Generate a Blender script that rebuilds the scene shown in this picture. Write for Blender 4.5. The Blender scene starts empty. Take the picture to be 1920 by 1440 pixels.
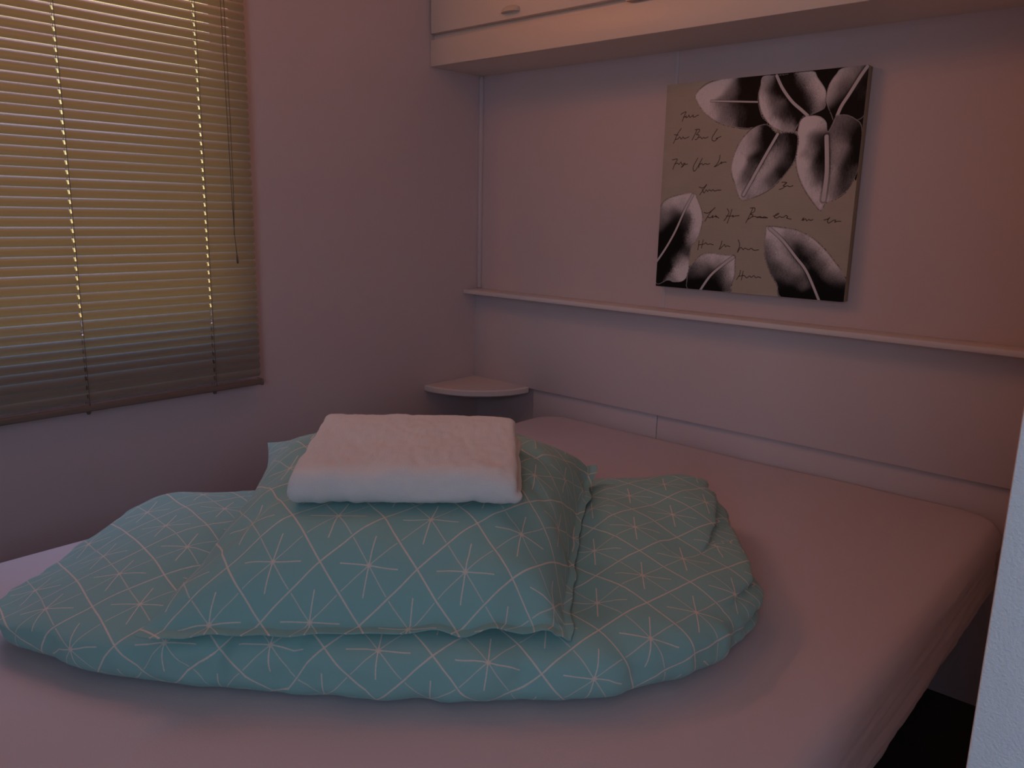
import bpy, bmesh, math, random
import numpy as np
from mathutils import Vector, Matrix, noise
from mathutils.bvhtree import BVHTree

EXPOSURE = -1.0
SKY_STRENGTH = 2.1
SKY_TOP, SKY_HORIZON, SKY_GROUND = (3.6, 4.8, 8.6), (1.3, 1.1, 0.55), (1.0, 0.62, 0.25)
SKY_TREES = (0.50, 0.42, 0.16)          # foliage standing above the horizon outside
LAMP_LOC, LAMP_POWER, LAMP_COLOR = (0.85, -1.20, 2.10), 2.9, (1.0, 0.34, 0.12)
REAR_POWER, REAR_COLOR = 31, (0.35, 0.57, 0.92)
TOP_POWER, TOP_COLOR = 8.4, (1.0, 0.30, 0.10)

S = bpy.context.scene
COL = S.collection
random.seed(7)

# ------------------------------------------------------------------ camera
YAW, PITCH, ROLL, FPX = 0.725767858, 0.212327483, -0.0211287351, 1496.29647
CAM = (2.033, -2.1, 1.175)
fw = np.array([-math.sin(YAW)*math.cos(PITCH), math.cos(YAW)*math.cos(PITCH), -math.sin(PITCH)])
rt = np.array([math.cos(YAW), math.sin(YAW), 0.0])
dn = np.cross(fw, rt)
r2 = math.cos(ROLL)*rt + math.sin(ROLL)*dn
d2 = -math.sin(ROLL)*rt + math.cos(ROLL)*dn
cam = bpy.data.cameras.new('camera')
cam.sensor_width = 36; cam.lens = FPX/1920*36; cam.clip_start = 0.01
co = bpy.data.objects.new('camera', cam); COL.objects.link(co)
m = Matrix(((r2[0], -d2[0], -fw[0], CAM[0]), (r2[1], -d2[1], -fw[1], CAM[1]), (r2[2], -d2[2], -fw[2], CAM[2]), (0, 0, 0, 1)))
co.matrix_world = m
S.camera = co

# ------------------------------------------------------------------ world, lights, exposure
S.view_settings.view_transform = 'Standard'; S.view_settings.look = 'None'
S.view_settings.gamma = 1; S.view_settings.use_curve_mapping = False
S.view_settings.exposure = EXPOSURE
W = bpy.data.worlds.new('sky'); S.world = W; W.use_nodes = True
nt = W.node_tree; nt.nodes.clear()
tc = nt.nodes.new('ShaderNodeTexCoord'); sx = nt.nodes.new('ShaderNodeSeparateXYZ')
nt.links.new(tc.outputs['Generated'], sx.inputs[0])
rp = nt.nodes.new('ShaderNodeValToRGB'); cr = rp.color_ramp
cr.elements[0].position = 0.40; cr.elements[0].color = (*SKY_GROUND, 1)
cr.elements[1].position = 0.95; cr.elements[1].color = (*SKY_TOP, 1)
e = cr.elements.new(0.55); e.color = (*SKY_HORIZON, 1)
e = cr.elements.new(0.70); e.color = (*SKY_TREES, 1)
mr = nt.nodes.new('ShaderNodeMapRange'); mr.inputs[1].default_value = -1; mr.inputs[2].default_value = 1
nt.links.new(sx.outputs[2], mr.inputs[0]); nt.links.new(mr.outputs[0], rp.inputs[0])
bg = nt.nodes.new('ShaderNodeBackground'); bg.inputs[1].default_value = SKY_STRENGTH
nt.links.new(rp.outputs[0], bg.inputs[0])
wo = nt.nodes.new('ShaderNodeOutputWorld'); nt.links.new(bg.outputs[0], wo.inputs[0])

def area(name, loc, rot, sx_, sy_, power, color):
    l = bpy.data.lights.new(name, 'AREA'); l.shape = 'RECTANGLE'; l.size = sx_; l.size_y = sy_
    l.energy = power; l.color = color
    o = bpy.data.objects.new(name, l); COL.objects.link(o); o.location = loc; o.rotation_euler = rot
    return o
# cool daylight through the window behind the camera
area('daylight_rear_window', (2.62, -3.49, 1.45), (math.radians(90), 0, math.radians(8)), 0.85, 1.0, REAR_POWER, REAR_COLOR)
# warm area light added above the blind in window 1, its source unseen
area('daylight_over_blind', (-0.03, -1.37, 2.03), (0, math.radians(-62), 0), 0.13, 0.78, TOP_POWER, TOP_COLOR)
# the room's ceiling lamp
pl = bpy.data.lights.new('lamp_bulb', 'POINT'); pl.energy = LAMP_POWER; pl.color = LAMP_COLOR; pl.shadow_soft_size = 0.06
po = bpy.data.objects.new('lamp_bulb', pl); COL.objects.link(po); po.location = LAMP_LOC

# ------------------------------------------------------------------ colours and shape data
WALL = (0.66, 0.55, 0.55)
PANEL = (0.68, 0.60, 0.61)
SHEET = (0.65, 0.55, 0.555)
MINT, MINTLINE = (0.28, 0.51, 0.47), (0.86, 0.70, 0.58)
TOWEL = (0.96, 0.93, 0.88)
CANVAS, PAINTWHITE = (0.44, 0.40, 0.33), (0.80, 0.76, 0.78)
SLAT_D, SLAT_T, SLAT_MIX, SLAT_TILT = (0.40, 0.37, 0.31), (0.27, 0.165, 0.045), 0.5, 67
DUVET_OUT = [(-.598, -.266), (-.43, -.340), (-.25, -.368), (-.083, -.382), (.076, -.392), (.2, -.38), (.33, -.358), (.455, -.285), (.53, -.19), (.56, -.12), (.56, 0), (.565, .1), (.575, .22), (.55, .29), (.3, .29), (.1, .29), (-.2, .25), (-.43, .18), (-.565, .14), (-.615, .03), (-.64, -.06), (-.655, -.14), (-.652, -.208)]
DUVET_UVROT, DUVET_UVOFF = 4.0, (0.0, 0.0)
PILLOW = [(-.355, -.375, .605), (.237, -.345, .612), (.325, .21, .672), (-.36, .25, .694)]
PRESS = (0.732, 0.10)
PILLOW_T, PILLOW_BOW = 0.128, (0.0, -0.02, 0.055, -0.012)
PILLOW_UVOFF = (0.0, 0.0)
TOWEL_Q = [(-.185, -.218, 0), (.160, -.205, 0), (.158, .045, 0), (-.188, .045, 0)]

# ------------------------------------------------------------------ helpers
def mat(name, color, rough=0.6, bump=0.0, scale=200.0, vary=0.0, vscale=6.0, spec=0.3, sheen=0.0, metallic=0.0):
    m = bpy.data.materials.new(name); m.use_nodes = True
    nt = m.node_tree; b = nt.nodes['Principled BSDF']
    b.inputs['Base Color'].default_value = (*color, 1)
    b.inputs['Roughness'].default_value = rough
    b.inputs['Specular IOR Level'].default_value = spec
    b.inputs['Metallic'].default_value = metallic
    if sheen: b.inputs['Sheen Weight'].default_value = sheen
    tc = nt.nodes.new('ShaderNodeTexCoord')
    if vary:
        n = nt.nodes.new('ShaderNodeTexNoise'); n.inputs['Scale'].default_value = vscale; n.inputs['Detail'].default_value = 4
        nt.links.new(tc.outputs['Object'], n.inputs['Vector'])
        mx = nt.nodes.new('ShaderNodeMix'); mx.data_type = 'RGBA'
        mx.inputs['A'].default_value = (*[c*(1-vary) for c in color], 1)
        mx.inputs['B'].default_value = (*[min(1, c*(1+vary)) for c in color], 1)
        nt.links.new(n.outputs['Fac'], mx.inputs['Factor']); nt.links.new(mx.outputs['Result'], b.inputs['Base Color'])
    if bump:
        n2 = nt.nodes.new('ShaderNodeTexNoise'); n2.inputs['Scale'].default_value = scale; n2.inputs['Detail'].default_value = 3
        nt.links.new(tc.outputs['Object'], n2.inputs['Vector'])
        bp = nt.nodes.new('ShaderNodeBump'); bp.inputs['Strength'].default_value = bump; bp.inputs['Distance'].default_value = 0.002
        nt.links.new(n2.outputs['Fac'], bp.inputs['Height']); nt.links.new(bp.outputs['Normal'], b.inputs['Normal'])
    return m

def mesh_obj(name, verts, faces, m=None, parent=None, smooth=True, uvs=None):
    me = bpy.data.meshes.new(name); me.from_pydata([tuple(map(float, v)) for v in verts], [], faces)
    if uvs is not None:
        uvl = me.uv_layers.new(name='UVMap')
        li = np.zeros(len(me.loops), dtype=np.int32); me.loops.foreach_get('vertex_index', li)
        uvl.data.foreach_set('uv', np.asarray(uvs, dtype=np.float32)[li].ravel())
    if smooth: me.polygons.foreach_set('use_smooth', [True]*len(me.polygons))
    me.update()
    o = bpy.data.objects.new(name, me); COL.objects.link(o)
    if m: me.materials.append(m)
    if parent: o.parent = parent
    return o

def bm_obj(name, bm, m=None, parent=None, smooth=False, angle=None):
    me = bpy.data.meshes.new(name)
    bmesh.ops.recalc_face_normals(bm, faces=bm.faces)
    bm.to_mesh(me); bm.free()
    if smooth:
        me.polygons.foreach_set('use_smooth', [True]*len(me.polygons))
        if angle: me.set_sharp_from_angle(angle=math.radians(angle))
    o = bpy.data.objects.new(name, me); COL.objects.link(o)
    if m: me.materials.append(m)
    if parent: o.parent = parent
    return o

def add_box(bm, lo, hi, bevel=0.0, seg=2):
    r = bmesh.ops.create_cube(bm, size=1.0)
    vs = r['verts']
    for v in vs:
        v.co = Vector([lo[i] + (v.co[i]+0.5)*(hi[i]-lo[i]) for i in range(3)])
    if bevel:
        es = list({e for v in vs for e in v.link_edges})
        bmesh.ops.bevel(bm, geom=es, offset=bevel, segments=seg, affect='EDGES', profile=0.5)

def boxes(name, lst, m, parent=None, bevel=0.0):
    bm = bmesh.new()
    for lo, hi in lst: add_box(bm, lo, hi, bevel)
    return bm_obj(name, bm, m, parent, smooth=bevel > 0, angle=35)

def tube(bm, pts, r, n=8, closed=False):
    pts = [Vector(p) for p in pts]; rings = []
    for i, p in enumerate(pts):
        t = (pts[min(i+1, len(pts)-1)] - pts[max(i-1, 0)]).normalized()
        a = t.cross(Vector((0, 1, 0.01))); 
        if a.length < 1e-3: a = t.cross(Vector((1, 0, 0)))
        a.normalize(); b = t.cross(a)
        rr = r[i] if isinstance(r, (list, tuple)) else r
        rings.append([bm.verts.new(p + a*math.cos(k*2*math.pi/n)*rr + b*math.sin(k*2*math.pi/n)*rr) for k in range(n)])
    for i in range(len(rings)-1):
        for k in range(n):
            bm.faces.new((rings[i][k], rings[i][(k+1) % n], rings[i+1][(k+1) % n], rings[i+1][k]))
    bm.faces.new(rings[0]); bm.faces.new(rings[-1])

def empty(name, loc):
    o = bpy.data.objects.new(name, None); COL.objects.link(o); o.location = loc
    o.empty_display_size = 0.05
    return o

def adopt(root, *kids):
    for k in kids:
        k.parent = root; k.matrix_parent_inverse = Matrix.Translation(-Vector(root.location))

def tag(o, label, cat, group=None):
    o['label'] = label; o['category'] = cat
    if group: o['group'] = group
    return o

def struct(o):
    o['kind'] = 'structure'; return o

# ------------------------------------------------------------------ materials
M_wall = mat('painted_wall', WALL, 0.55, 0.12, 260, 0.03, 3)
M_wall2 = mat('painted_panel', PANEL, 0.5, 0.08, 260, 0.03, 3)
M_ceil = mat('ceiling_paint', (0.75, 0.72, 0.68), 0.8, 0.1, 120)
M_floor = mat('dark_vinyl_floor', (0.06, 0.05, 0.045), 0.5, 0.1, 60, 0.2, 12)
M_rough = mat('textured_white_paint', (0.90, 0.88, 0.87), 0.7, 0.5, 420, 0.03, 60)
M_cab = mat('white_laminate', (0.74, 0.66, 0.58), 0.4, 0.03, 150, 0.02, 4)
M_shelf = mat('shelf_laminate', (0.76, 0.71, 0.70), 0.4, 0.03, 150, 0.02, 4)
M_plastic = mat('white_plastic', (0.62, 0.55, 0.46), 0.35)
M_sheet = mat('cotton_sheet', SHEET, 0.85, 0.10, 500, 0.02, 5, 0.1, 0.2)
M_wood = mat('dark_bed_base', (0.05, 0.04, 0.035), 0.6, 0.1, 40)
M_metal = mat('painted_steel_leg', (0.08, 0.08, 0.08), 0.4, metallic=0.8)
M_cord = mat('blind_cord', (0.16, 0.14, 0.11), 0.8)
M_frame = mat('window_frame_vinyl', (0.7, 0.68, 0.62), 0.4)
M_rail = mat('blind_rail_enamel', (0.20, 0.15, 0.12), 0.35)
M_edge = mat('canvas_edge', (0.32, 0.28, 0.21), 0.8, 0.2, 600)

def glass_mat():
    m = bpy.data.materials.new('window_glass'); m.use_nodes = True; nt = m.node_tree; nt.nodes.clear()
    t = nt.nodes.new('ShaderNodeBsdfTransparent'); t.inputs[0].default_value = (0.95, 0.96, 0.95, 1)
    g = nt.nodes.new('ShaderNodeBsdfGlossy'); g.inputs['Roughness'].default_value = 0.02
    x = nt.nodes.new('ShaderNodeMixShader'); x.inputs[0].default_value = 0.07
    o = nt.nodes.new('ShaderNodeOutputMaterial')
    nt.links.new(t.outputs[0], x.inputs[1]); nt.links.new(g.outputs[0], x.inputs[2]); nt.links.new(x.outputs[0], o.inputs[0])
    return m
M_glass = glass_mat()

def slat_mat():
    m = bpy.data.materials.new('blind_slat_enamel'); m.use_nodes = True; nt = m.node_tree; nt.nodes.clear()
    d = nt.nodes.new('ShaderNodeBsdfDiffuse'); d.inputs[0].default_value = (*SLAT_D, 1)
    t = nt.nodes.new('ShaderNodeBsdfTranslucent'); t.inputs[0].default_value = (*SLAT_T, 1)
    g = nt.nodes.new('ShaderNodeBsdfGlossy'); g.inputs['Roughness'].default_value = 0.35; g.inputs[0].default_value = (0.8, 0.8, 0.8, 1)
    x = nt.nodes.new('ShaderNodeMixShader'); x.inputs[0].default_value = SLAT_MIX
    y = nt.nodes.new('ShaderNodeMixShader'); y.inputs[0].default_value = 0.06
    o = nt.nodes.new('ShaderNodeOutputMaterial')
    nt.links.new(d.outputs[0], x.inputs[1]); nt.links.new(t.outputs[0], x.inputs[2])
    nt.links.new(x.outputs[0], y.inputs[1]); nt.links.new(g.outputs[0], y.inputs[2]); nt.links.new(y.outputs[0], o.inputs[0])
    return m
M_slat = slat_mat()

def pattern_mat(name, WX, HY):
    """mint cotton printed with a diamond lattice and eight-rayed stars, in metres of the cloth"""
    m = bpy.data.materials.new(name); m.use_nodes = True; nt = m.node_tree
    b = nt.nodes['Principled BSDF']; L = nt.links.new
    def v(x): return x
    def math_(op, a, c=None):
        n = nt.nodes.new('ShaderNodeMath'); n.operation = op
        for i, q in enumerate((a, c)):
            if q is None: continue
            if isinstance(q, (int, float)): n.inputs[i].default_value = q
            else: L(q, n.inputs[i])
        return n.outputs[0]
    uv = nt.nodes.new('ShaderNodeUVMap'); uv.uv_map = 'UVMap'
    wob = nt.nodes.new('ShaderNodeTexNoise'); wob.inputs['Scale'].default_value = 10
    L(uv.outputs[0], wob.inputs['Vector'])
    sep = nt.nodes.new('ShaderNodeSeparateXYZ'); L(uv.outputs[0], sep.inputs[0])
    wv = math_('MULTIPLY', math_('SUBTRACT', wob.outputs['Fac'], 0.5), 0.005)
    x = math_('ADD', sep.outputs[0], wv); y = math_('SUBTRACT', sep.outputs[1], wv)
    a = math_('ADD', math_('DIVIDE', x, WX), math_('DIVIDE', y, HY))
    c = math_('SUBTRACT', math_('DIVIDE', x, WX), math_('DIVIDE', y, HY))
    fa = math_('SUBTRACT', math_('FRACT', math_('ADD', a, 100.0)), 0.5)
    fc = math_('SUBTRACT', math_('FRACT', math_('ADD', c, 100.0)), 0.5)
    g = 1/math.sqrt(1/WX**2 + 1/HY**2)
    absa, absc = math_('ABSOLUTE', fa), math_('ABSOLUTE', fc)
    def line(dist, w):      # 1 on the line, 0 off
        mr = nt.nodes.new('ShaderNodeMapRange'); mr.interpolation_type = 'SMOOTHSTEP'
        L(dist, mr.inputs[0]); mr.inputs[1].default_value = w*0.55; mr.inputs[2].default_value = w*1.25
        mr.inputs[3].default_value = 1; mr.inputs[4].default_value = 0
        return mr.outputs[0]
    bold = math_('MAXIMUM', line(math_('MULTIPLY', math_('SUBTRACT', 0.5, absa), g), 0.0013), line(math_('MULTIPLY', math_('SUBTRACT', 0.5, absc), g), 0.0013))
    thA = math_('MULTIPLY', line(math_('MULTIPLY', absa, g), 0.0009), math_('LESS_THAN', absc, 0.47))
    thC = math_('MULTIPLY', line(math_('MULTIPLY', absc, g), 0.0009), math_('LESS_THAN', absa, 0.47))
    dx = math_('MULTIPLY', math_('ABSOLUTE', math_('ADD', fa, fc)), WX/2)
    dy = math_('MULTIPLY', math_('ABSOLUTE', math_('SUBTRACT', fa, fc)), HY/2)
    hR = math_('MULTIPLY', line(dy, 0.0010), math_('LESS_THAN', dx, 0.30*WX))
    vR = math_('MULTIPLY', line(dx, 0.0010), math_('LESS_THAN', dy, 0.27*HY))
    blob = line(math_('SQRT', math_('ADD', math_('MULTIPLY', dx, dx), math_('MULTIPLY', dy, dy))), 0.0042)
    f = math_('MAXIMUM', bold, math_('MULTIPLY', math_('MAXIMUM', thA, thC), 0.75))
    f = math_('MAXIMUM', f, math_('MAXIMUM', hR, vR)); f = math_('MAXIMUM', f, math_('MULTIPLY', blob, 0.9))
    tx = nt.nodes.new('ShaderNodeTexNoise'); tx.inputs['Scale'].default_value = 350; L(uv.outputs[0], tx.inputs['Vector'])
    f = math_('MULTIPLY', f, math_('ADD', 0.45, math_('MULTIPLY', tx.outputs['Fac'], 0.7)))
    mx = nt.nodes.new('ShaderNodeMix'); mx.data_type = 'RGBA'
    mx.inputs['A'].default_value = (*MINT, 1); mx.inputs['B'].default_value = (*MINTLINE, 1)
    L(f, mx.inputs['Factor']); L(mx.outputs['Result'], b.inputs['Base Color'])
    b.inputs['Roughness'].default_value = 0.85; b.inputs['Specular IOR Level'].default_value = 0.1
    b.inputs['Sheen Weight'].default_value = 0.15
    n2 = nt.nodes.new('ShaderNodeTexNoise'); n2.inputs['Scale'].default_value = 9; n2.inputs['Detail'].default_value = 5
    L(uv.outputs[0], n2.inputs['Vector'])
    bp = nt.nodes.new('ShaderNodeBump'); bp.inputs['Strength'].default_value = 0.30; bp.inputs['Distance'].default_value = 0.010
    L(n2.outputs['Fac'], bp.inputs['Height']); L(bp.outputs['Normal'], b.inputs['Normal'])
    return m
M_duvet = pattern_mat('mint_star_print_duvet', 0.150, 0.150)
M_pillow = pattern_mat('mint_star_print_pillow', 0.138, 0.168)

def towel_mat():
    m = mat('white_terry', TOWEL, 0.95, 0.9, 900, 0.04, 40, 0.05, 0.5)
    return m
M_towel = towel_mat()

# ------------------------------------------------------------------ room shell
XR, YF, ZC = 3.2, -3.4, 2.22
struct(boxes('floor', [((-0.1, YF-0.1, -0.06), (XR+0.1, 0.1, 0))], M_floor))
struct(boxes('ceiling', [((-0.1, YF-0.1, ZC), (XR+0.1, 0.1, ZC+0.05))], M_ceil))
struct(boxes('wall_back', [((-0.1, 0, 0), (XR+0.1, 0.08, ZC))], M_wall))
WY0, WY1, WZ0, WZ1 = -1.80, -0.945, 0.86, 2.12
struct(boxes('wall_left', [((-0.08, YF, 0), (0, WY0, ZC)), ((-0.08, WY1, 0), (0, 0, ZC)),
                           ((-0.08, WY0, 0), (0, WY1, WZ0)), ((-0.08, WY0, WZ1), (0, WY1, ZC))], M_wall))
struct(boxes('wall_right', [((1.946, -1.5, 0), (2.06, 0, ZC))], M_rough, bevel=0.003))
struct(boxes('wall_hall', [((XR, YF, 0), (XR+0.08, 0, ZC))], M_wall))
FX0, FX1, FZ0, FZ1 = 2.15, 3.08, 0.93, 1.97
struct(boxes('wall_front', [((-0.1, YF-0.08, 0), (FX0, YF, ZC)), ((FX1, YF-0.08, 0), (XR+0.1, YF, ZC)),
                            ((FX0, YF-0.08, 0), (FX1, YF, FZ0)), ((FX0, YF-0.08, FZ1), (FX1, YF, ZC))], M_wall))

def window(name, axis, a0, a1, z0, z1, c0, c1):
    """frame ring with a middle bar; axis 0 = window in an X plane, 1 = in a Y plane"""
    t = 0.030
    def bx(p0, p1, q0, q1, d0, d1):
        return ((d0, p0, q0), (d1, p1, q1)) if axis == 0 else ((p0, d0, q0), (p1, d1, q1))
    mid = (a0+a1)/2
    fr = boxes(name, [bx(a0, a1, z0, z0+t, c0, c1), bx(a0, a1, z1-t, z1, c0, c1), bx(a0, a0+t, z0+t, z1-t, c0, c1),
                      bx(a1-t, a1, z0+t, z1-t, c0, c1)], M_frame, bevel=0.003)
    cm = (c0+c1)/2
    gl = boxes('window_pane', [bx(a0+t-0.004, a1-t+0.004, z0+t-0.004, z1-t+0.004, cm-0.002, cm+0.002)], M_glass, parent=fr)
    return struct(fr)
window('window_1', 0, WY0, WY1, WZ0-0.0, WZ1, -0.075, -0.045)
window('window_2', 1, FX0, FX1, FZ0, FZ1, YF-0.07, YF-0.04)

# thin trims of the back wall
struct(boxes('trim_1', [((0.0, -0.014, 0.903), (0.013, 0, 1.629))], M_wall2, bevel=0.003))        # corner bead
struct(boxes('trim_2', [((0.766, -0.0025, 0.903), (0.778, 0, 1.629))], M_wall2, bevel=0.001))      # panel joint
struct(boxes('trim_3', [((0.278, -0.008, 0.42), (0.779, 0, 0.573))], M_wall2, bevel=0.0015))
struct(boxes('trim_4', [((0.7815, -0.008, 0.42), (1.946, 0, 0.573))], M_wall2, bevel=0.0015))

# ------------------------------------------------------------------ headboard panel and shelves
tag(boxes('headboard_panel', [((0.0, -0.022, 0.573), (1.945, -0.0005, 0.887))], M_wall2, bevel=0.002),
    'wide pale headboard panel on the wall below the long narrow shelf', 'headboard')
tag(boxes('wall_shelf', [((0.001, -0.084, 0.887), (1.945, 0, 0.902))], M_shelf, bevel=0.003),
    'long narrow pale shelf running along the wall under the painting', 'shelf')
def corner_shelf():
    bm = bmesh.new(); n = 40; R0 = 0.268
    prof = [(R0-0.004, 0.556), (R0, 0.560), (R0, 0.575), (R0-0.004, 0.579)]
    pts = []
    for r_, z in prof:
        pts.append([bm.verts.new((r_*math.sin(i/n*math.pi/2) + 0.001, -r_*math.cos(i/n*math.pi/2) - 0.022*(i/n if i < n else 1) - 0.001, z)) for i in range(n+1)])
    cb = bm.verts.new((0.001, -0.001, 0.556)); ct = bm.verts.new((0.001, -0.001, 0.579))
    cb2 = bm.verts.new((0.001 + R0*0.5, -0.023, 0.556))
    for j in range(3):
        for i in range(n):
            bm.faces.new((pts[j][i], pts[j][i+1], pts[j+1][i+1], pts[j+1][i]))
    for i in range(n):
        bm.faces.new((cb, pts[0][i+1], pts[0][i])); bm.faces.new((ct, pts[3][i], pts[3][i+1]))
    bm.faces.new((cb, pts[0][0], pts[1][0], pts[2][0], pts[3][0], ct))
    bm.faces.new((cb, ct, pts[3][n], pts[2][n], pts[1][n], pts[0][n]))
    bmesh.ops.delete(bm, geom=[cb2], context='VERTS')
    return bm_obj('corner_shelf', bm, M_shelf, smooth=True, angle=40)
tag(corner_shelf(), 'small rounded quarter-circle shelf in the corner at bed height', 'shelf')

# ------------------------------------------------------------------ overhead cabinet
cab = tag(empty('wall_cabinet', (0.97, -0.12, 1.629)), 'pale overhead wall cabinet with plain doors above the bed', 'cabinet')
k = [boxes('body', [((0.001, -0.222, 1.6295), (1.945, 0, ZC-0.001))], M_cab),
     boxes('fascia_rail', [((0.001, -0.240, 1.629), (1.945, -0.222, 1.7085))], M_cab, bevel=0.0015)]
def cab_door(x0, x1, z0, yf):
    d = boxes('door', [((x0, yf, z0), (x1, -0.2225, ZC-0.03))], M_cab, bevel=0.003)
    bm = bmesh.new()      # cup pull: half-ellipsoid lip
    hx = x0 + 0.347
    nu, nv = 24, 10
    rows = []
    for j in range(nv+1):
        b_ = j/nv*math.pi/2
        rows.append([bm.verts.new((hx + 0.034*math.cos(i/nu*math.pi), yf - 0.022*math.sin(b_)*math.sin(i/nu*math.pi)**0.8 - 0.0005,
                                   z0 + 0.017 + 0.019*math.cos(b_)*math.sin(i/nu*math.pi)**0.6)) for i in range(nu+1)])
    for j in range(nv):
        for i in range(nu):
            bm.faces.new((rows[j][i], rows[j][i+1], rows[j+1][i+1], rows[j+1][i]))
    bm.faces.new(rows[nv])
    bmesh.ops.remove_doubles(bm, verts=bm.verts, dist=1e-5)
    h = bm_obj('handle', bm, M_plastic, parent=d, smooth=True, angle=50)
    return d
k += [cab_door(0.006, 0.744, 1.7265, -0.244), cab_door(0.750, 1.34, 1.7165, -0.242), cab_door(1.346, 1.94, 1.7165, -0.242)]
adopt(cab, *k)

# ------------------------------------------------------------------ venetian blind
BX, BY0, BY1, ZB, ZT = 0.040, -1.845, -0.925, 0.700, 1.90
LAD = (-1.062, -1.385, -1.710)
PITCHS = 0.0216
bl = tag(empty('venetian_blind', (BX, (BY0+BY1)/2, ZB)), 'closed cream venetian blind hanging over the window on the left wall', 'window blind')
def slats():
    ys = [BY0, BY0+0.004]
    y = BY0+0.06
    while y < BY1-0.03: ys.append(y); y += 0.06
    for l in LAD: ys += [l-0.0022, l+0.0022]
    ys += [BY1-0.004, BY1]; ys = sorted(ys)
    hole = {min(range(len(ys)), key=lambda i: abs(ys[i]-(l-0.0022))) for l in LAD}
    NP = 9; chord, camber = 0.0250, 0.0038
    V, F = [], []
    n = int((ZT-ZB-0.03)/PITCHS)
    for s in range(n):
        zc = ZB + 0.022 + s*PITCHS
        th = math.radians(SLAT_TILT + random.uniform(-2.0, 2.0)) if s > 1 else math.radians(80)
        cx_, sz = math.cos(th), math.sin(th)
        base = len(V); sag = random.uniform(-0.0004, 0.0004)
        for iy, y in enumerate(ys):
            w = chord
            if iy in (0, len(ys)-1): w = chord*0.72
            u_ = (y-BY0)/(BY1-BY0)
            for p_ in range(NP):
                q = (p_/(NP-1) - 0.5)                 # -0.5 outer/top edge, +0.5 room/bottom edge
                if abs(q) < 0.3 and NP == 9: q = {3: -0.20, 4: 0.0, 5: 0.20}.get(p_, q)
                a = q*w; h = camber*(1-4*q*q)
                x = BX + a*cx_ + h*sz
                z = zc - a*sz + h*cx_ + sag*math.sin(u_*math.pi)
                V.append((x, y, z))
        for iy in range(len(ys)-1):
            for p_ in range(NP-1):
                if iy in hole and p_ in (3, 4): continue
                i0 = base + iy*NP + p_
                F.append((i0, i0+1, i0+NP+1, i0+NP))
    return mesh_obj('slats', V, F, M_slat)
parts = [slats()]
for l in LAD:
    bm = bmesh.new()
    for dx in (-0.0125, 0.0125):
        tube(bm, [(BX+dx, l, ZB), (BX+dx, l+0.001, (ZB+ZT)/2), (BX+dx, l, ZT)], 0.0006, 6)
    tube(bm, [(BX, l, ZB), (BX, l, ZT)], 0.0005, 6)
    parts.append(bm_obj('ladder_cord', bm, M_cord, smooth=True))
bm = bmesh.new()
add_box(bm, (BX-0.0125, BY0, ZB-0.014), (BX+0.0125, BY1-0.002, ZB+0.002), 0.004, 3)
rail = bm_obj('bottom_rail', bm, M_rail, smooth=True, angle=40)
for e_ in (BY0, BY1):
    bm = bmesh.new(); add_box(bm, (BX-0.0135, e_-0.004, ZB-0.016), (BX+0.0135, e_+0.004, ZB+0.003), 0.003, 3)
    bm_obj('end_cap', bm, M_rail, parent=rail, smooth=True, angle=40)
for l in LAD:
    bm = bmesh.new(); tube(bm, [(BX, l, ZB-0.0145), (BX, l, ZB-0.022)], [0.006, 0.004], 12)
    bm_obj('cord_button', bm, M_cord, parent=rail, smooth=True, angle=40)
parts.append(rail)
parts.append(boxes('head_rail', [((BX-0.014, BY0, ZT-0.002), (BX+0.014, BY1, ZT+0.026))], M_rail, bevel=0.002))
bm = bmesh.new()
cz = [ZT, 1.7, 1.4, 1.2, 1.10]
tube(bm, [(BX+0.020+0.004*(i/4), -1.000+0.006*i/4, z) for i, z in enumerate(cz)], 0.0009, 6)
tube(bm, [(BX+0.021, -0.993+0.010*math.sin(i*0.8)*0.5, z) for i, z in enumerate(cz)], 0.0009, 6)
tube(bm, [(BX+0.024, -0.994, 1.10), (BX+0.024, -0.990, 1.045)], 0.0011, 6)
parts.append(bm_obj('pull_cord', bm, M_cord, smooth=True))
bm = bmesh.new()
tube(bm, [(BX+0.024, -0.990, 1.052), (BX+0.024, -0.990, 1.046), (BX+0.024, -0.9895, 1.032), (BX+0.024, -0.989, 1.026)], [0.001, 0.0022, 0.003, 0.002], 12)
parts.append(bm_obj('cord_tassel', bm, M_cord, smooth=True))
adopt(bl, *parts)

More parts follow.
